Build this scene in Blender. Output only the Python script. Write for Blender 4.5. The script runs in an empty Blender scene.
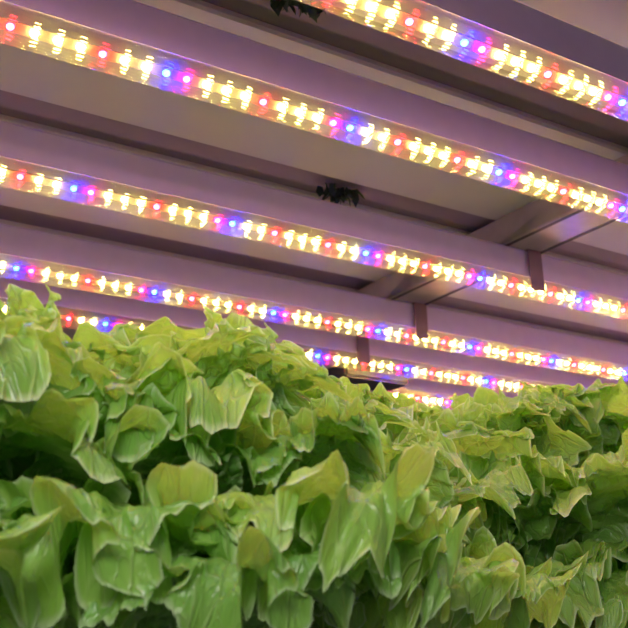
import bpy, bmesh, math, random
from mathutils import Vector, Matrix, noise

# ------------------------------------------------------------------ camera
sc = bpy.context.scene
COL = sc.collection
cam_d = bpy.data.cameras.new('camera')
cam = bpy.data.objects.new('camera', cam_d)
COL.objects.link(cam)
cam_d.sensor_fit = 'HORIZONTAL'
cam_d.sensor_width = 36.0
cam_d.lens = 1010.3 / 628 * 36.0
cam_d.clip_start = 0.02
cam_d.clip_end = 60
RX = Vector((0.83873393, -0.54389089, -0.02661013))   # camera right
DN = Vector((0.14792273, 0.27459634, -0.95011352))    # image down
FW = Vector((0.52406514, 0.79295620, 0.31076711))     # view direction
cam.matrix_world = Matrix(((RX.x, -DN.x, -FW.x, 0), (RX.y, -DN.y, -FW.y, 0),
                           (RX.z, -DN.z, -FW.z, 0), (0, 0, 0, 1)))
sc.camera = cam
cam_d.dof.use_dof = True
cam_d.dof.focus_distance = 0.72
cam_d.dof.aperture_fstop = 20.0

# ------------------------------------------------------------------ world, exposure
world = bpy.data.worlds.new('world')
sc.world = world
world.use_nodes = True
bg = world.node_tree.nodes['Background']
bg.inputs['Color'].default_value = (0.86, 0.82, 1.0, 1)
bg.inputs['Strength'].default_value = 0.15
sc.view_settings.view_transform = 'Standard'
sc.view_settings.look = 'None'
sc.view_settings.gamma = 1
sc.view_settings.use_curve_mapping = False
sc.view_settings.exposure = 0.4
sc.cycles.use_denoising = True
sc.cycles.max_bounces = 10
sc.cycles.transparent_max_bounces = 24
sc.cycles.caustics_reflective = True
sc.cycles.sample_clamp_indirect = 4.0
LED_POWER = 1.08
rnd = random.Random(7)

# added fill light, out of view, brightening the left front lettuces
ld = bpy.data.lights.new('front_fill', 'AREA')
ld.shape = 'RECTANGLE'; ld.size = 0.5; ld.size_y = 0.4
ld.energy = 1.5; ld.spread = math.radians(62); ld.color = (1.0, 0.97, 0.92)
lo = bpy.data.objects.new('front_fill', ld); COL.objects.link(lo)
lo.location = (-0.35, -0.35, 0.55)
lo.rotation_euler = (Vector((0.16, 0.5, 0.06)) - Vector(lo.location)).to_track_quat('-Z', 'Y').to_euler()

# ------------------------------------------------------------------ materials
def mat(name):
    m = bpy.data.materials.new(name); m.use_nodes = True
    nt = m.node_tree
    for n in list(nt.nodes):
        nt.nodes.remove(n)
    out = nt.nodes.new('ShaderNodeOutputMaterial')
    return m, nt, out

def principled(name, col, rough=0.5, metal=0.0, bump=0.0, bscale=40, vary=0.0, spec=0.5):
    m, nt, out = mat(name)
    b = nt.nodes.new('ShaderNodeBsdfPrincipled')
    b.inputs['Base Color'].default_value = (*col, 1)
    b.inputs['Roughness'].default_value = rough
    b.inputs['Metallic'].default_value = metal
    b.inputs['Specular IOR Level'].default_value = spec
    nt.links.new(b.outputs[0], out.inputs[0])
    tc = nt.nodes.new('ShaderNodeTexCoord')
    if vary or bump:
        nz = nt.nodes.new('ShaderNodeTexNoise'); nz.inputs['Scale'].default_value = bscale
        nz.inputs['Detail'].default_value = 6
        nt.links.new(tc.outputs['Object'], nz.inputs['Vector'])
        if vary:
            r = nt.nodes.new('ShaderNodeValToRGB')
            r.color_ramp.elements[0].position = 0.3; r.color_ramp.elements[1].position = 0.7
            r.color_ramp.elements[0].color = tuple(c * (1 - vary) for c in col) + (1,)
            r.color_ramp.elements[1].color = tuple(min(1, c * (1 + vary)) for c in col) + (1,)
            nt.links.new(nz.outputs['Fac'], r.inputs[0])
            nt.links.new(r.outputs[0], b.inputs['Base Color'])
        if bump:
            bp = nt.nodes.new('ShaderNodeBump'); bp.inputs['Strength'].default_value = bump
            bp.inputs['Distance'].default_value = 0.002
            nt.links.new(nz.outputs['Fac'], bp.inputs['Height'])
            nt.links.new(bp.outputs[0], b.inputs['Normal'])
    return m

def emission(name, col, strength):
    m, nt, out = mat(name)
    e = nt.nodes.new('ShaderNodeEmission')
    e.inputs['Color'].default_value = (*col, 1)
    e.inputs['Strength'].default_value = strength * LED_POWER
    nt.links.new(e.outputs[0], out.inputs[0])
    return m

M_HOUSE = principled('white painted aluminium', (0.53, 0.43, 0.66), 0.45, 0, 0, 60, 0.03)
M_GUTTER = principled('white plastic gutter', (0.46, 0.45, 0.43), 0.5, 0, 0.1, 8, 0.04)
M_GAP_SHADE = principled('painted tray gap shade', (0.19, 0.15, 0.17), 0.7, 0, 0, 10, 0.05)  # shade in the gaps between overhead trays, put into a dark colour
M_BAR = principled('grey steel channel', (0.24, 0.205, 0.215), 0.45, 0.0, 0, 30, 0.15)
M_SLOT = principled('dark slot', (0.03, 0.025, 0.03), 0.7)
M_CLIP = principled('mauve brown strap', (0.20, 0.12, 0.15), 0.5, 0, 0, 50, 0.05)
M_CAP = principled('white end cap', (0.75, 0.73, 0.75), 0.4)
M_PCB = principled('pale salmon circuit strip', (0.15, 0.10, 0.15), 0.45)
M_BLACK = principled('black plastic', (0.02, 0.018, 0.02), 0.5)
M_WALL = principled('grey white wall', (0.45, 0.42, 0.45), 0.8, 0, 0.1, 3, 0.05)
M_FLOOR = principled('grey floor', (0.3, 0.3, 0.3), 0.6, 0, 0.1, 5, 0.1)
M_FOAM = principled('white grow tray', (0.7, 0.7, 0.68), 0.6)
M_DROOT = principled('dark green root scrap', (0.02, 0.045, 0.025), 0.7, 0, 0.3, 90, 0.3)

# clear ribbed cover
def cover_mat():
    m, nt, out = mat('clear ribbed plastic cover')
    N = nt.nodes.new; Lk = nt.links.new
    tr = N('ShaderNodeBsdfTransparent'); tr.inputs['Color'].default_value = (0.97, 0.96, 0.98, 1)
    # fine ribs along the tube: u runs around the tube
    uv = N('ShaderNodeUVMap'); uv.uv_map = 'UVMap'
    sep = N('ShaderNodeSeparateXYZ'); Lk(uv.outputs[0], sep.inputs[0])
    mu = N('ShaderNodeMath'); mu.operation = 'MULTIPLY'; mu.inputs[1].default_value = RIBS * 6.28318
    Lk(sep.outputs['X'], mu.inputs[0])
    si = N('ShaderNodeMath'); si.operation = 'SINE'; Lk(mu.outputs[0], si.inputs[0])
    bp = N('ShaderNodeBump'); bp.inputs['Strength'].default_value = 1.0; bp.inputs['Distance'].default_value = 0.00033
    Lk(si.outputs[0], bp.inputs['Height'])
    rf = N('ShaderNodeBsdfRefraction'); rf.inputs['IOR'].default_value = 1.8; rf.inputs['Roughness'].default_value = 0.04
    Lk(bp.outputs[0], rf.inputs['Normal'])
    gl = N('ShaderNodeBsdfAnisotropic'); gl.inputs['Roughness'].default_value = 0.05
    Lk(bp.outputs[0], gl.inputs['Normal'])
    gs = N('ShaderNodeBsdfAnisotropic'); gs.inputs['Roughness'].default_value = 0.03
    df = N('ShaderNodeBsdfTranslucent'); df.inputs['Color'].default_value = (0.9, 0.88, 0.92, 1)
    lw = N('ShaderNodeLayerWeight'); lw.inputs['Blend'].default_value = 0.35
    mr = N('ShaderNodeMapRange')
    mr.inputs['To Min'].default_value = 0.015; mr.inputs['To Max'].default_value = 0.16
    Lk(lw.outputs['Facing'], mr.inputs['Value'])
    mg = N('ShaderNodeMixShader'); mg.inputs[0].default_value = 0.75
    Lk(gl.outputs[0], mg.inputs[1]); Lk(gs.outputs[0], mg.inputs[2])
    mt = N('ShaderNodeMixShader'); mt.inputs[0].default_value = 0.045
    Lk(tr.outputs[0], mt.inputs[1]); Lk(rf.outputs[0], mt.inputs[2])
    m1 = N('ShaderNodeMixShader')
    Lk(mr.outputs[0], m1.inputs[0]); Lk(mt.outputs[0], m1.inputs[1]); Lk(mg.outputs[0], m1.inputs[2])
    m2 = N('ShaderNodeMixShader'); m2.inputs[0].default_value = 0.02
    Lk(m1.outputs[0], m2.inputs[1]); Lk(df.outputs[0], m2.inputs[2])
    Lk(m2.outputs[0], out.inputs[0])
    return m
RIBS = 26
TILT = math.radians(-17)
M_COVER = cover_mat()
M_Y = emission('warm white diode', (1.0, 0.80, 0.14), 230)
M_R = emission('red diode', (1.0, 0.0045, 0.012), 260)
M_M = emission('pink diode', (1.0, 0.0045, 0.060), 260)
M_B = emission('blue diode', (0.0006, 0.0040, 1.0), 1000)

def leaf_mat(name, base, trans, rim, hue_noise=0.5):
    m, nt, out = mat(name)
    N = nt.nodes.new; Lk = nt.links.new
    uv = N('ShaderNodeUVMap'); uv.uv_map = 'UVMap'
    sep = N('ShaderNodeSeparateXYZ'); Lk(uv.outputs[0], sep.inputs[0])
    tc = N('ShaderNodeTexCoord')
    # reticulate veins from voronoi cell edges in leaf space (second map: flat leaf coordinates)
    flat = N('ShaderNodeUVMap'); flat.uv_map = 'Flat'
    v1 = N('ShaderNodeTexVoronoi'); v1.feature = 'DISTANCE_TO_EDGE'; v1.inputs['Scale'].default_value = 11
    nzw = N('ShaderNodeTexNoise'); nzw.inputs['Scale'].default_value = 7
    Lk(flat.outputs[0], nzw.inputs['Vector'])
    addv = N('ShaderNodeMixRGB'); addv.blend_type = 'ADD'; addv.inputs[0].default_value = 0.10
    Lk(flat.outputs[0], addv.inputs[1]); Lk(nzw.outputs['Color'], addv.inputs[2])
    Lk(addv.outputs[0], v1.inputs['Vector'])
    r1 = N('ShaderNodeMapRange'); r1.inputs['From Min'].default_value = 0.0; r1.inputs['From Max'].default_value = 0.07
    r1.inputs['To Min'].default_value = 1.0; r1.inputs['To Max'].default_value = 0.0
    Lk(v1.outputs['Distance'], r1.inputs['Value'])
    v2 = N('ShaderNodeTexVoronoi'); v2.feature = 'DISTANCE_TO_EDGE'; v2.inputs['Scale'].default_value = 32
    Lk(addv.outputs[0], v2.inputs['Vector'])
    r2 = N('ShaderNodeMapRange'); r2.inputs['From Max'].default_value = 0.10
    r2.inputs['To Min'].default_value = 0.4; r2.inputs['To Max'].default_value = 0.0
    Lk(v2.outputs['Distance'], r2.inputs['Value'])
    mx = N('ShaderNodeMath'); mx.operation = 'MAXIMUM'; Lk(r1.outputs[0], mx.inputs[0]); Lk(r2.outputs[0], mx.inputs[1])
    # midrib: low rho
    rib = N('ShaderNodeMapRange'); rib.inputs['From Min'].default_value = 0.03; rib.inputs['From Max'].default_value = 0.10
    rib.inputs['To Min'].default_value = 1.0; rib.inputs['To Max'].default_value = 0.0
    Lk(sep.outputs['Y'], rib.inputs['Value'])
    mx2 = N('ShaderNodeMath'); mx2.operation = 'MAXIMUM'; Lk(mx.outputs[0], mx2.inputs[0]); Lk(rib.outputs[0], mx2.inputs[1])
    # colour variation
    nz = N('ShaderNodeTexNoise'); nz.inputs['Scale'].default_value = 22; nz.inputs['Detail'].default_value = 4
    Lk(tc.outputs['Object'], nz.inputs['Vector'])
    ramp = N('ShaderNodeValToRGB')
    ramp.color_ramp.elements[0].position = 0.32; ramp.color_ramp.elements[0].color = (base[0] * .62, base[1] * .74, base[2] * .8, 1)
    ramp.color_ramp.elements[1].position = 0.68; ramp.color_ramp.elements[1].color = (base[0] * 1.2, base[1] * 1.1, base[2], 1)
    Lk(nz.outputs['Fac'], ramp.inputs[0])
    veinmix = N('ShaderNodeMixRGB'); veinmix.inputs[2].default_value = (0.42, 0.55, 0.20, 1)
    vm = N('ShaderNodeMath'); vm.operation = 'MULTIPLY'; vm.inputs[1].default_value = 0.55
    Lk(mx2.outputs[0], vm.inputs[0]); Lk(vm.outputs[0], veinmix.inputs[0]); Lk(ramp.outputs[0], veinmix.inputs[1])
    # pale thin rim at the leaf margin
    er = N('ShaderNodeMapRange'); er.inputs['From Min'].default_value = 0.955; er.inputs['From Max'].default_value = 0.995
    Lk(sep.outputs['Y'], er.inputs['Value'])
    rimmix = N('ShaderNodeMixRGB'); rimmix.inputs[2].default_value = (*rim, 1)
    em = N('ShaderNodeMath'); em.operation = 'MULTIPLY'; em.inputs[1].default_value = 0.75
    Lk(er.outputs[0], em.inputs[0]); Lk(em.outputs[0], rimmix.inputs[0]); Lk(veinmix.outputs[0], rimmix.inputs[1])
    oi = N('ShaderNodeObjectInfo')
    hs = N('ShaderNodeHueSaturation')
    hm = N('ShaderNodeMapRange'); hm.inputs['To Min'].default_value = 0.488; hm.inputs['To Max'].default_value = 0.515
    vmr = N('ShaderNodeMapRange'); vmr.inputs['To Min'].default_value = 1.12; vmr.inputs['To Max'].default_value = 0.80
    Lk(oi.outputs['Random'], hm.inputs['Value']); Lk(hm.outputs[0], hs.inputs['Hue'])
    Lk(oi.outputs['Random'], vmr.inputs['Value']); Lk(vmr.outputs[0], hs.inputs['Value'])
    Lk(rimmix.outputs[0], hs.inputs['Color']); rimmix = hs
    # translucent colour
    tmul = N('ShaderNodeMixRGB'); tmul.blend_type = 'MIX'; tmul.inputs[0].default_value = 0.75
    tmul.inputs[2].default_value = (*trans, 1); Lk(rimmix.outputs[0], tmul.inputs[1])
    # bump
    bn = N('ShaderNodeTexNoise'); bn.inputs['Scale'].default_value = 17; bn.inputs['Detail'].default_value = 7
    Lk(flat.outputs[0], bn.inputs['Vector'])
    bb = N('ShaderNodeMath'); bb.operation = 'MULTIPLY_ADD'; bb.inputs[1].default_value = -0.35
    Lk(mx2.outputs[0], bb.inputs[0]); Lk(bn.outputs['Fac'], bb.inputs[2])
    bp = N('ShaderNodeBump'); bp.inputs['Strength'].default_value = 0.75; bp.inputs['Distance'].default_value = 0.003
    b2 = N('ShaderNodeTexNoise'); b2.inputs['Scale'].default_value = 60; b2.inputs['Detail'].default_value = 3
    Lk(flat.outputs[0], b2.inputs['Vector'])
    b3 = N('ShaderNodeMath'); b3.operation = 'MULTIPLY_ADD'; b3.inputs[1].default_value = 0.16
    Lk(b2.outputs['Fac'], b3.inputs[0]); Lk(bb.outputs[0], b3.inputs[2])
    Lk(b3.outputs[0], bp.inputs['Height'])
    d = N('ShaderNodeBsdfPrincipled')
    Lk(rimmix.outputs[0], d.inputs['Base Color']); Lk(bp.outputs[0], d.inputs['Normal'])
    d.inputs['Roughness'].default_value = 0.31; d.inputs['Specular IOR Level'].default_value = 0.8
    t = N('ShaderNodeBsdfTranslucent'); Lk(tmul.outputs[0], t.inputs['Color']); Lk(bp.outputs[0], t.inputs['Normal'])
    ms = N('ShaderNodeMixShader'); ms.inputs[0].default_value = 0.42
    Lk(d.outputs[0], ms.inputs[1]); Lk(t.outputs[0], ms.inputs[2])
    Lk(ms.outputs[0], out.inputs[0])
    return m
M_LEAF = leaf_mat('frilly lettuce leaf', (0.27, 0.52, 0.085), (0.48, 0.84, 0.09), (0.68, 0.82, 0.48))

# ------------------------------------------------------------------ helpers
def tag(o, label=None, cat=None, group=None, kind=None):
    if label: o['label'] = label
    if cat: o['category'] = cat
    if group: o['group'] = group
    if kind: o['kind'] = kind
    return o

def empty(name, loc=(0, 0, 0), rz=0):
    o = bpy.data.objects.new(name, None); COL.objects.link(o)
    o.location = loc; o.rotation_euler = (0, 0, rz); o.empty_display_size = 0.05
    return o

def link(name, me, m=None, parent=None):
    o = bpy.data.objects.new(name, me); COL.objects.link(o)
    if m is not None and not me.materials: me.materials.append(m)
    if parent: o.parent = parent
    return o

def bm_box(bm, x0, x1, y0, y1, z0, z1):
    vs = [bm.verts.new((x, y, z)) for x in (x0, x1) for y in (y0, y1) for z in (z0, z1)]
    for f in ((0, 1, 3, 2), (4, 6, 7, 5), (0, 4, 5, 1), (2, 3, 7, 6), (0, 2, 6, 4), (1, 5, 7, 3)):
        bm.faces.new([vs[i] for i in f])

def build(name, bm, m, parent=None, smooth=False):
    bmesh.ops.recalc_face_normals(bm, faces=bm.faces)
    me = bpy.data.meshes.new(name); bm.to_mesh(me); bm.free()
    if smooth:
        for p in me.polygons: p.use_smooth = True
    return link(name, me, m, parent)

def boxobj(name, dims, m, parent=None, bevel=0.0):
    bm = bmesh.new(); bm_box(bm, *dims)
    if bevel:
        bmesh.ops.bevel(bm, geom=list(bm.edges), offset=bevel, segments=2, affect='EDGES')
    return build(name, bm, m, parent)

def prism_x(bm, prof, x0, x1, closed=True):
    a = [bm.verts.new((x0, y, z)) for y, z in prof]; b = [bm.verts.new((x1, y, z)) for y, z in prof]
    n = len(prof)
    for i in range(n if closed else n - 1):
        j = (i + 1) % n
        bm.faces.new((a[i], a[j], b[j], b[i]))
    if closed:
        bm.faces.new(a); bm.faces.new(list(reversed(b)))

# ------------------------------------------------------------------ the setting
tag(boxobj('wall_back', (-4, 6, 3.6, 3.7, -1.3, 1.6), M_WALL), kind='structure')
tag(boxobj('floor', (-4, 6, -2.4, 3.6, -1.4, -1.3), M_FLOOR), kind='structure')

H = 0.4215
TX0, TX1 = -0.35, 2.45
tube_y = [1.135 * H, 1.490 * H, 2.040 * H, 2.600 * H, 2.956 * H]
RT = 0.0132
PITCH = 0.0409 * H
phase = [1.083, 0.676, 0.703, 0.747, 1.147]
PAT = 'BMYYYRYYYMBYYRYYYRYY'

# diode meshes: a low dome on a square base
def diode_mesh(name, m, r=0.0028):
    bm = bmesh.new()
    n = 8
    rings = [(1.0, 0.0), (1.0, -0.35), (0.72, -0.75), (0.3, -0.95)]
    rows = []
    for k, h in rings:
        rows.append([bm.verts.new((r * k * math.cos(2 * math.pi * i / n), r * k * math.sin(2 * math.pi * i / n), h * r)) for i in range(n)])
    for a, b in zip(rows, rows[1:]):
        for i in range(n):
            bm.faces.new((a[i], a[(i + 1) % n], b[(i + 1) % n], b[i]))
    bm.faces.new(rows[-1])
    bmesh.ops.recalc_face_normals(bm, faces=bm.faces)
    me = bpy.data.meshes.new(name); bm.to_mesh(me); bm.free()
    me.materials.append(m)
    for p in me.polygons: p.use_smooth = True
    return me
DI = {'Y': diode_mesh('warm_diode', M_Y), 'R': diode_mesh('red_diode', M_R),
      'M': diode_mesh('pink_diode', M_M), 'B': diode_mesh('blue_diode', M_B)}
DNAME = {'Y': 'warm white', 'R': 'red', 'M': 'pink', 'B': 'blue'}

def project(p):
    v = Vector(p); z = v.dot(FW)
    if z <= 0: return (-9999, 0)
    return (314 + 1010.3 * v.dot(RX) / z, 314 + 1010.3 * v.dot(DN) / z)

def lamp(i, y, z, x0, x1, xph, label, flip=0):
    root = empty('grow_lamp', (x0, y, z))
    tag(root, label, 'grow light', 'tube grow lights under the shelf')
    L = x1 - x0
    # housing: folded aluminium channel with a small lip each side
    hw = 0.0122
    bm = bmesh.new()
    prism_x(bm, [(-hw + .003, 0.0098), (-hw - 0.0014, 0.0094), (-hw - 0.0014, 0.0112), (-hw, 0.0120), (-hw, 0.044), (-hw + .002, 0.047),
                 (hw - .002, 0.047), (hw, 0.044), (hw, 0.0120), (hw + 0.0014, 0.0112), (hw + 0.0014, 0.0094), (hw - .003, 0.0098)], 0, L)
    build('housing', bm, M_HOUSE, root)
    # inner circuit strip
    bm = bmesh.new(); bm_box(bm, 0.01, L - 0.01, -0.0048, 0.0048, 0.0002, 0.0014)
    bmesh.ops.rotate(bm, verts=bm.verts, cent=(0, 0, 0), matrix=Matrix.Rotation(TILT, 3, 'X'))
    build('circuit_strip', bm, M_PCB, root)
    # cover: ribbed round tube wall
    bm = bmesh.new(); n = 56
    a0, a1 = math.radians(129), math.radians(411)
    prof = []
    for k in range(n + 1):
        a = a0 + (a1 - a0) * k / n
        rr = RT
        prof.append((rr * math.cos(a), rr * math.sin(a)))
    prism_x(bm, prof, 0.004, L - 0.004, closed=False)
    co = build('clear_cover', bm, M_COVER, root, smooth=True)
    ul = co.data.uv_layers.new(name='UVMap')
    for lp in co.data.loops:
        v = co.data.vertices[lp.vertex_index].co
        ul.data[lp.index].uv = ((math.atan2(v.z, v.y) % 6.28318) / 6.28318 if abs(v.y) > 1e-6 or v.z < 0 else .25, v.x)
    for xx in (0, L - 0.012):
        bm = bmesh.new()
        m = bmesh.ops.create_cone(bm, cap_ends=True, segments=28, radius1=RT + .0015, radius2=RT + .0015, depth=0.02,
                                  matrix=Matrix.Translation((xx + 0.006, 0, 0)) @ Matrix.Rotation(math.pi / 2, 4, 'Y'))
        build('end_cap', bm, M_CAP, root, smooth=False)
    # diodes
    k0 = math.ceil((x0 + 0.02 - xph) / PITCH); k1 = int((x1 - 0.02 - xph) / PITCH)
    rest = {c: [] for c in 'YRMB'}
    shown = 0
    for k in range(k0, k1 + 1):
        c = PAT[(k + flip) % 20]; X = xph + k * PITCH
        u, v = project((X, y, z))
        if -25 < u < 650 and -25 < v < 628 and shown < 100:
            o = link('diode', DI[c], None, root); o.location = (X - x0, 0, 0); o.rotation_euler = (TILT, 0, 0); shown += 1
            if c != 'Y': o['label'] = DNAME[c] + ' diode'
        else:
            rest[c].append(X - x0)
    bm = bmesh.new(); mi = []
    me = bpy.data.meshes.new('diode_run')
    for idx, c in enumerate('YRMB'):
        me.materials.append((M_Y, M_R, M_M, M_B)[idx])
        for X in rest[c]:
            tmp = DI[c].copy(); base = len(bm.faces)
            tmp.transform(Matrix.Translation((X, 0, 0)) @ Matrix.Rotation(TILT, 4, 'X'))
            bm.from_mesh(tmp); bm.faces.ensure_lookup_table()
            for f in bm.faces[base:]: f.material_index = idx
            bpy.data.meshes.remove(tmp)
    bm.to_mesh(me); bm.free()
    if len(me.vertices):
        o = bpy.data.objects.new('diode_run', me); COL.objects.link(o); o.parent = root; o['kind'] = 'stuff'
    return root

labels = ['nearest clear tube grow light, cut off by the top right corner of the photo',
          'clear tube grow light crossing from the top left corner, second nearest',
          'clear tube grow light with the nearest mauve strap, third from the top',
          'clear tube grow light just above the tall left lettuce, fourth from the top',
          'clear tube grow light disappearing behind the left lettuce leaves, fifth from the top']
lamp(7, 0.61 * H, H, -1.0, 0.42, 0.7 * H - 100 * PITCH, 'added short tube fill light, unseen above the frame, brightening the large left lettuce')  # added unseen tube, kept short so front light falls on the left
for i, y in enumerate(tube_y):
    lamp(i, y, H, TX0, TX1, phase[i] * H - (5 * 20 * PITCH), labels[i], flip=0)
PCOL = phase
lamp(5, 3.32 * H, H, 1.04, TX1, 1.06, 'small distant tube grow light right behind the dark power supply box, upper of two')
lamp(6, 3.50 * H, H, 1.08, TX1, 1.09, 'small distant tube grow light low over the far lettuce, furthest of all')

# overhead trays of the shelf above, seen from below
zc = 0.505
gut_edges = [(0.62, 1.010), (1.130, 1.56), (1.640, 2.03), (2.13, 2.52), (2.62, 3.02), (3.12, 3.5), (3.6, 4.2), (4.3, 4.9)]
# far edge of each underside and the near edge of the next one, as y/z ratios * zc
G = [(0.30, 1.165), (1.285, 1.700), (1.820, 2.21), (2.33, 2.72), (2.84, 3.22), (3.34, 3.72), (3.84, 4.4)]
glab = ['widest pale overhead tray, at the top right corner', 'pale overhead tray above the second tube light',
        'pale overhead tray behind the third tube light', 'pale overhead tray behind the fourth tube light',
        'pale overhead tray behind the fifth tube light', 'pale overhead tray over the far lettuce',
        'furthest pale overhead tray']
for (a, b), lb in zip(G, glab):
    y0, y1 = a * zc, b * zc
    bm = bmesh.new()
    prism_x(bm, [(y0, zc), (y1, zc), (y1 + .002, zc + .003), (y1 + .002, zc + .0075), (y0 - .002, zc + .0075), (y0 - .002, zc + .003)], TX0 - .2, TX1 + .3)
    o = build('overhead_tray', bm, M_GUTTER); tag(o, lb, 'tray', 'trays of the shelf above')
tag(boxobj('ceiling', (TX0 - .3, TX1 + .4, -0.2, 2.4, zc + .008, zc + .03), M_GAP_SHADE), kind='structure')

# steel cross bars with slots
def bar(x0, x1, label):
    root = empty('cross_bar', (x0, 0, H + 0.047))
    tag(root, label, 'cross bar')
    w = x1 - x0; h = zc - (H + 0.047)
    bm = bmesh.new()
    bm_box(bm, 0, w, 0.1, 2.3, 0, h - .0003)
    bmesh.ops.bevel(bm, geom=list(bm.edges), offset=.0012, segments=2, affect='EDGES')
    build('channel', bm, M_BAR, root)
    bm = bmesh.new()
    bm_box(bm, w * .06, w * .14, 0.1, 2.3, -0.0006, 0.003); bm_box(bm, w * .88, w * .96, 0.1, 2.3, -0.0006, 0.003)
    build('groove', bm, M_SLOT, root)
    return root
bar(0.846, 0.915, 'grey steel cross bar spanning above the tube lights in the upper right')
bar(1.52, 1.585, 'grey steel cross bar further right, small behind the tube lights')
o = boxobj('joint_plate', (0.9155, 0.968, 0.1, 2.3, zc - .0035, zc - .0003), M_GUTTER)
tag(o, 'flat pale joint plate fixed beside the nearer cross bar', 'plate')

# straps holding lamps to the bar
for k, (y, lb) in enumerate(((tube_y[2], 'mauve strap clamping the third tube light under the cross bar'),
                             (tube_y[3], 'mauve strap clamping the fourth tube light under the cross bar'),
                             (tube_y[4], 'smallest mauve strap, clamping the fifth tube light'),
                             (tube_y[1], 'mauve strap behind the second tube light'))):
    if k == 3: continue
    bm = bmesh.new()
    r = RT + 0.0035
    prof = [(-r, 0.046)] + [(r * math.cos(a), min(0.002, r * math.sin(a))) for a in [math.radians(180 + t) for t in (0, 12, 24)]]
    prof2 = [(yy + (0.0012), zz) for yy, zz in reversed(prof)]
    pr = prof + prof2
    x0 = 0.884 + 0.004 * k
    prism_x(bm, [(y + a, H + b) for a, b in pr], x0, x0 + 0.023)
    bm_box(bm, x0, x0 + .023, y - r, y - .0100, H + .0450, H + .0465)
    o = build('lamp_strap', bm, M_CLIP); tag(o, lb, 'strap', 'straps under the cross bar')

# dark power box and its cord
o = boxobj('power_box', (0.90, 1.03, 1.275, 1.34, 0.405, 0.431), M_BLACK, bevel=.004)
tag(o, 'dark power supply box behind the lettuce below the fifth tube light', 'power supply')

# plant scraps poking out of the slots overhead
def scrap(x, y, z, lab, s=1.0, seed=1):
    r = random.Random(seed); bm = bmesh.new()
    for k in range(46):
        a = r.uniform(0, 6.28); d = r.uniform(0, .016) * s
        cx = x + 1.5 * d * math.cos(a); cy = y + d * math.sin(a) * .6
        h = r.uniform(.006, .02) * s
        p = [Vector((cx, cy, z))]
        dirv = Vector((r.uniform(-.8, .8), r.uniform(-.5, .5), -1)).normalized()
        w = Vector((r.uniform(-1, 1), r.uniform(-1, 1), 0)).normalized() * r.uniform(.001, .0035) * s
        q = [p[0] - w, p[0] + w, p[0] + dirv * h * .6 + w * 1.5, p[0] + dirv * h, p[0] + dirv * h * .6 - w * 1.5]
        bm.faces.new([bm.verts.new(c) for c in q])
    o = build('root_scrap', bm, M_DROOT); tag(o, lab, 'plant scrap')
scrap(1.245 * .505, 1.718 * .518, .511, 'dark green root scrap in the slot between the second and third tube light', 1.2, 3)
scrap(.76 * .505, 1.155 * .518, .511, 'dark green root scrap at the top edge of the photo', 1.2, 5)

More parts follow.
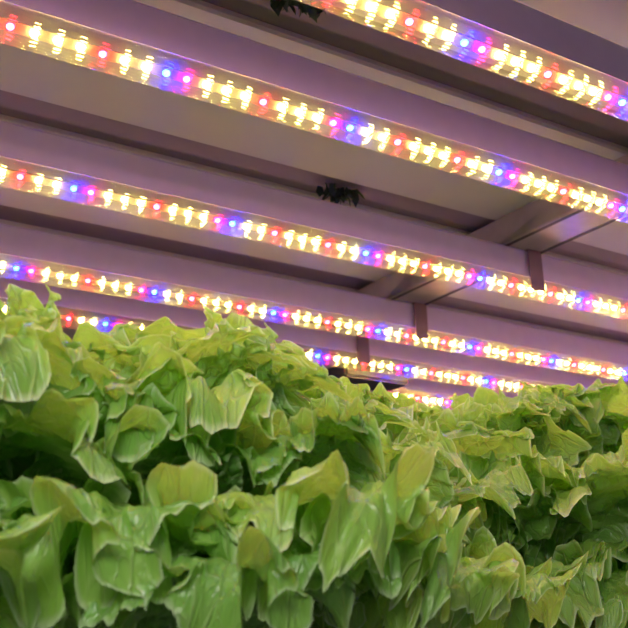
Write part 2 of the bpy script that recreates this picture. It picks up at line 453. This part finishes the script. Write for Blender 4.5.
# ------------------------------------------------------------------ lettuce
def leaf_mesh(name, L, W, a0, a1, seed, frill=1.0, kwave=7, cup=0.25, NS=300, NR=28, side=0.0, bendp=1.3):
    """one frilly leaf: base at the origin, growing +z and leaning towards +x"""
    r = random.Random(seed)
    ph = [r.uniform(0, 6.28) for _ in range(8)]
    # midrib curve
    K = 60; pts = [(0.0, 0.0)]; angs = []
    for i in range(K + 1):
        t = i / K; angs.append(a0 + (a1 - a0) * t ** bendp)
    for i in range(K):
        a = (angs[i] + angs[i + 1]) / 2
        pts.append((pts[-1][0] + L / K * math.sin(a), pts[-1][1] + L / K * math.cos(a)))
    def curve(y):
        t = max(0, min(0.99999, y / L)) * K; i = int(t); f = t - i
        a = angs[i] * (1 - f) + angs[i + 1] * f
        ex = max(0, y - L)
        px = pts[i][0] * (1 - f) + pts[i + 1][0] * f + ex * math.sin(a)
        pz = pts[i][1] * (1 - f) + pts[i + 1][1] * f + ex * math.cos(a)
        return px, pz, a
    verts = []; uvs = []; flats = []
    for j in range(NS + 1):
        s = j / NS
        phi = math.radians(-172 + 344 * s)
        lob = 1 + 0.05 * math.sin(5 * phi + ph[0]) + 0.035 * math.sin(9 * phi + ph[1]) + 0.018 * math.sin(19 * phi + ph[2]) + 0.012 * math.sin(37 * phi + ph[3])
        cphi, sphi = math.cos(phi), math.sin(phi)
        base_t = max(0.0, -cphi)
        ox = W * 0.5 * sphi * (1 - 0.62 * base_t ** 1.2) * lob
        oy = L * (0.56 + 0.44 * cphi * (lob if cphi > 0 else 1.22))
        oy = max(0.02 * L, oy)
        my = L * (0.04 + 0.82 * (0.5 + 0.5 * cphi))
        my = min(my, oy if cphi < -0.3 else my)
        edgeamp = (1 - 0.75 * base_t)
        wv = kwave * phi + 2.2 * math.sin(2 * phi + ph[3]) + 1.5 * math.sin(3 * phi + ph[7]) + .8 * math.sin(5 * phi + ph[1])
        am = 0.85 + 0.35 * math.sin(2.3 * phi + ph[6]) + 0.3 * math.sin(4.1 * phi + ph[0])
        for i in range(NR + 1):
            q = i / NR; rho = q ** 0.8
            x = ox * rho; y = my + (oy - my) * rho
            # frills: large wave growing to the margin, small wave only at the margin
            A = frill * W * edgeamp
            n = A * am * (0.125 * rho ** 2.4 * math.sin(wv + ph[4]) + 0.17 * rho ** 3.6 * noise.noise(Vector((phi * 5.5, seed * 2.3, rho * 1.5))))
            tg = -A * (0.068 * rho ** 2.5 * math.sin(2 * (wv + ph[4])) + 0.014 * rho ** 5 * math.sin(2 * (2.63 * wv + ph[5])))
            # tangential direction in the flat leaf (around the outline)
            x += tg * cphi; y += -tg * sphi
            # margin rolls outward a little
            n -= frill * 0.10 * W * rho ** 4 * (0.55 + 0.45 * math.sin(3 * phi + ph[2]))
            # blisters
            nn = noise.noise(Vector((x * 55 + seed * 3.1, y * 55, seed * 1.7)))
            n2 = noise.noise(Vector((x * 120 + seed, y * 120, seed)))
            n += A * 0.085 * rho ** 6 * noise.noise(Vector((phi * 15, seed * 5.3, rho * 3)))
            n += (0.0075 * nn + 0.0034 * n2 + 0.0016 * noise.noise(Vector((x * 270, y * 270, seed)))) * min(1, rho * 2.5)
            n -= cup * (x * x) / (W * 0.5) * 0.9
            if q < 0.12: n -= 0.0012
            cx, cz, a = curve(y)
            # lean sideways twist
            X = cx - n * math.cos(a) * 1.0
            Z = cz + n * math.sin(a)
            Y = x + side * (y / L) ** 2 * L
            verts.append((X, Y, Z)); uvs.append((s, q)); flats.append((x / 0.16 + seed * .37, y / 0.16))
    faces = []
    R1 = NR + 1
    for j in range(NS):
        for i in range(NR):
            faces.append((j * R1 + i, (j + 1) * R1 + i, (j + 1) * R1 + i + 1, j * R1 + i + 1))
    me = bpy.data.meshes.new(name); me.from_pydata(verts, [], faces)
    l1 = me.uv_layers.new(name='UVMap'); l2 = me.uv_layers.new(name='Flat')
    for lp in me.loops:
        l1.data[lp.index].uv = uvs[lp.vertex_index]; l2.data[lp.index].uv = flats[lp.vertex_index]
    for p in me.polygons: p.use_smooth = True
    me.materials.append(M_LEAF)
    me.validate()
    return me

D = math.radians
LIB = {'outer': [], 'mid': [], 'inner': []}
for k in range(7):
    LIB['outer'].append(leaf_mesh('leaf_outer', .165, .135, D(28 + 3 * k), D(112 + 6 * (k % 4)), 11 + k, 1.1, 5 + k % 4, .10, side=rnd.uniform(-.1, .1)))
    LIB['mid'].append(leaf_mesh('leaf_mid', .185, .140, D(12 + 2 * k), D(72 + 9 * (k % 4)), 31 + k, 1.1, 5 + k % 4, .05, side=rnd.uniform(-.12, .12)))
    LIB['inner'].append(leaf_mesh('leaf_inner', .185, .115, D(-2 + 2 * k), D(28 + 9 * (k % 4)), 51 + k, 1.05, 5 + k % 4, -.12, side=rnd.uniform(-.12, .12)))

SIL = [(-300, 285), (0, 281), (45, 284), (60, 300), (75, 318), (95, 338), (120, 327), (150, 322), (180, 315), (205, 306), (230, 312),
       (260, 322), (285, 338), (300, 352), (335, 366), (360, 382), (400, 396), (440, 409), (460, 393), (480, 386), (520, 381), (560, 386), (600, 378), (900, 372)]
def top_line(u):
    if u <= SIL[0][0]: return SIL[0][1]
    for (a, va), (b, vb) in zip(SIL, SIL[1:]):
        if u <= b: return va + (vb - va) * (u - a) / (b - a)
    return SIL[-1][1]

HEADS = []
def fits(me, M, tol=2):
    for i in range(0, len(me.vertices), 7):
        p = M @ me.vertices[i].co
        d = p.dot(FW)
        if d < 0.05: continue
        u, v = project(p)
        if v < top_line(u) - tol: return False
    return True

def head(x, y, label, seed, scale=1.0, n=34, rot=0.0, z=-0.01):
    r = random.Random(seed)
    root = empty('lettuce_head', (x, y, z)); tag(root, label, 'lettuce', 'frilly green lettuces in the rows')
    HEADS.append(root)
    for k in range(n):
        t = k / (n - 1)     # 0 outer .. 1 inner
        cls = 'outer' if t < .42 else 'mid' if t < .78 else 'inner'
        me = r.choice(LIB[cls])
        o = link('leaf', me, None, root)
        az = rot + k * 2.39996 + r.uniform(-.25, .25)
        sc_ = scale * r.uniform(.88, 1.08) * (1.0 if cls != 'inner' else .95)
        rad = (0.022 * (1 - t) + .004) * scale
        zz = 0.055 * t * scale
        loc = Vector((rad * math.cos(az), rad * math.sin(az), zz))
        rot_e = Vector((r.uniform(-.12, .12), r.uniform(-.12, .12), az))
        from mathutils import Euler
        Rm = Euler(rot_e).to_matrix().to_4x4()
        for tries in range(16):
            M = Matrix.Translation(Vector((x, y, z)) + loc) @ Rm @ Matrix.Diagonal((sc_, sc_, sc_, 1))
            if fits(me, M): break
            sc_ *= .95; loc.z *= .9
        if not fits(me, M, 8):
            bpy.data.objects.remove(o); continue
        o.location = loc; o.rotation_euler = rot_e; o.scale = (sc_, sc_, sc_)
    # stub of a stem
    bm = bmesh.new()
    bmesh.ops.create_cone(bm, cap_ends=True, segments=14, radius1=.016, radius2=.009, depth=.07, matrix=Matrix.Translation((0, 0, .02)))
    build('stem', bm, M_CAP, root, smooth=True)
    return root

def tall_leaf(u, v, y, cls, idx, az, z0=0.005):
    """an upright leaf whose highest point stands at the place seen at image point (u, v), y metres into the rack"""
    d = FW * 1010.3 + RX * (u - 314) + DN * (v - 314)
    tip = d * (y / d.y)
    for tries in range(40):
        me = LIB[cls][(idx + tries) % 7]; a = az + .37 * tries
        top = max(me.vertices, key=lambda q: q.co.z).co.copy()
        k = (tip.z - z0) / top.z
        Rz = Matrix.Rotation(a, 4, 'Z')
        base = tip - (Rz @ (top * k))
        if fits(me, Matrix.Translation(base) @ Rz @ Matrix.Scale(k, 4), 5): break
    else:
        return
    root = min(HEADS, key=lambda h: (h.location - Vector((base.x, base.y, h.location.z))).length)
    o = link('leaf', me, None, root)
    o.location = base - root.location; o.rotation_euler = (0, 0, a); o.scale = (k, k, k)

head(0.235, 0.50, 'large frilly green lettuce filling the left foreground', 1, .83, 46)
head(0.06, 0.53, 'green lettuce at the left edge, leaves cut off by the frame', 2, 1.02, 34, .8)
head(0.385, 0.57, 'green lettuce front centre, right beside the large left one', 8, .74, 34, 1.3)
head(0.63, 0.67, 'dense green lettuce right of centre, across the dark dip', 3, 1.0, 42, 2.1)
head(0.86, 0.67, 'green lettuce at the right edge of the photo', 4, 1.05, 38, .4)
head(0.20, 0.76, 'green lettuce peeking out behind the large left one', 5, 1.0, 30, 1.1)
head(0.58, 0.80, 'green lettuce in the middle distance below the dark power supply box', 6, 1.28, 40, 2.6)
head(0.84, 0.84, 'green lettuce furthest back on the right, only its top showing', 7, 1.12, 30, .2)

r_ = random.Random(77)
for az, zz, sc_, hx in [(-2.7, .0, .8, 0), (-2.2, .012, .9, 0), (-1.75, -.004, .86, 0), (-1.3, .016, .92, 0), (-.85, .0, .88, 0), (-.4, .014, .84, 0), (-2.4, .03, .88, 0), (-1.05, .034, .86, 0),
                        (-2.2, .0, .8, 2), (-1.6, .01, .82, 2), (-1.0, 0, .8, 2), (-.5, .02, .8, 2)]:
    h = HEADS[hx]; me = r_.choice(LIB['outer'] if zz < .02 else LIB['mid'])
    if not fits(me, Matrix.Translation(h.location + Vector((.035 * math.cos(az), .035 * math.sin(az), zz))) @ Matrix.Rotation(az, 4, 'Z') @ Matrix.Scale(sc_, 4), -6): continue
    o = link('leaf', me, None, h)
    o.location = (.035 * math.cos(az), .035 * math.sin(az), zz); o.rotation_euler = (0, 0, az); o.scale = (sc_,) * 3
for a in ((12, 284, .47, 'inner', 0, -1.2), (46, 284, .455, 'inner', 2, -2.0), (88, 322, .50, 'mid', 1, -1.3), (128, 326, .56, 'inner', 3, -.9),
          (168, 318, .53, 'inner', 4, -2.3), (205, 306, .50, 'inner', 5, -1.6), (232, 312, .48, 'mid', 2, -1.0), (264, 322, .49, 'inner', 6, -1.9),
          (284, 340, .56, 'inner', 3, -.7, .06), (300, 354, .60, 'mid', 1, -1.5, .08), (322, 364, .64, 'inner', 1, -1.5, .09), (343, 376, .68, 'mid', 5, -2.1, .10),
          (365, 386, .66, 'inner', 2, -1.2, .10), (385, 390, .74, 'inner', 0, -1.2, .11), (402, 393, .72, 'mid', 6, -2.0, .12),
          (418, 396, .80, 'mid', 4, -1.8, .12), (437, 397, .70, 'inner', 4, -.8, .10), (455, 392, .76, 'inner', 3, -1.1, .11), (478, 387, .66, 'mid', 3, -1.9, .10),
          (498, 384, .70, 'mid', 0, -1.5, .11), (522, 381, .66, 'inner', 2, -2.2, .10), (540, 384, .72, 'inner', 6, -1.0, .12),
          (560, 386, .64, 'mid', 6, -1.0, .10), (580, 383, .72, 'inner', 1, -1.8, .12), (598, 378, .64, 'inner', 5, -1.7, .10), (622, 376, .62, 'mid', 2, -2.2, .09)):
    tall_leaf(*a)

# growing channels the lettuces stand in
def channel(y0, y1, label):
    bm = bmesh.new(); bm_box(bm, -.6, 2.4, y0, y1, -.06, -.028)
    bmesh.ops.bevel(bm, geom=list(bm.edges), offset=.004, segments=2, affect='EDGES')
    o = build('grow_channel', bm, M_FOAM); tag(o, label, 'grow channel', 'channels the lettuces grow in')
channel(.42, .695, 'white growing channel under the front row of lettuces')
channel(.70, .96, 'white growing channel under the back row of lettuces')
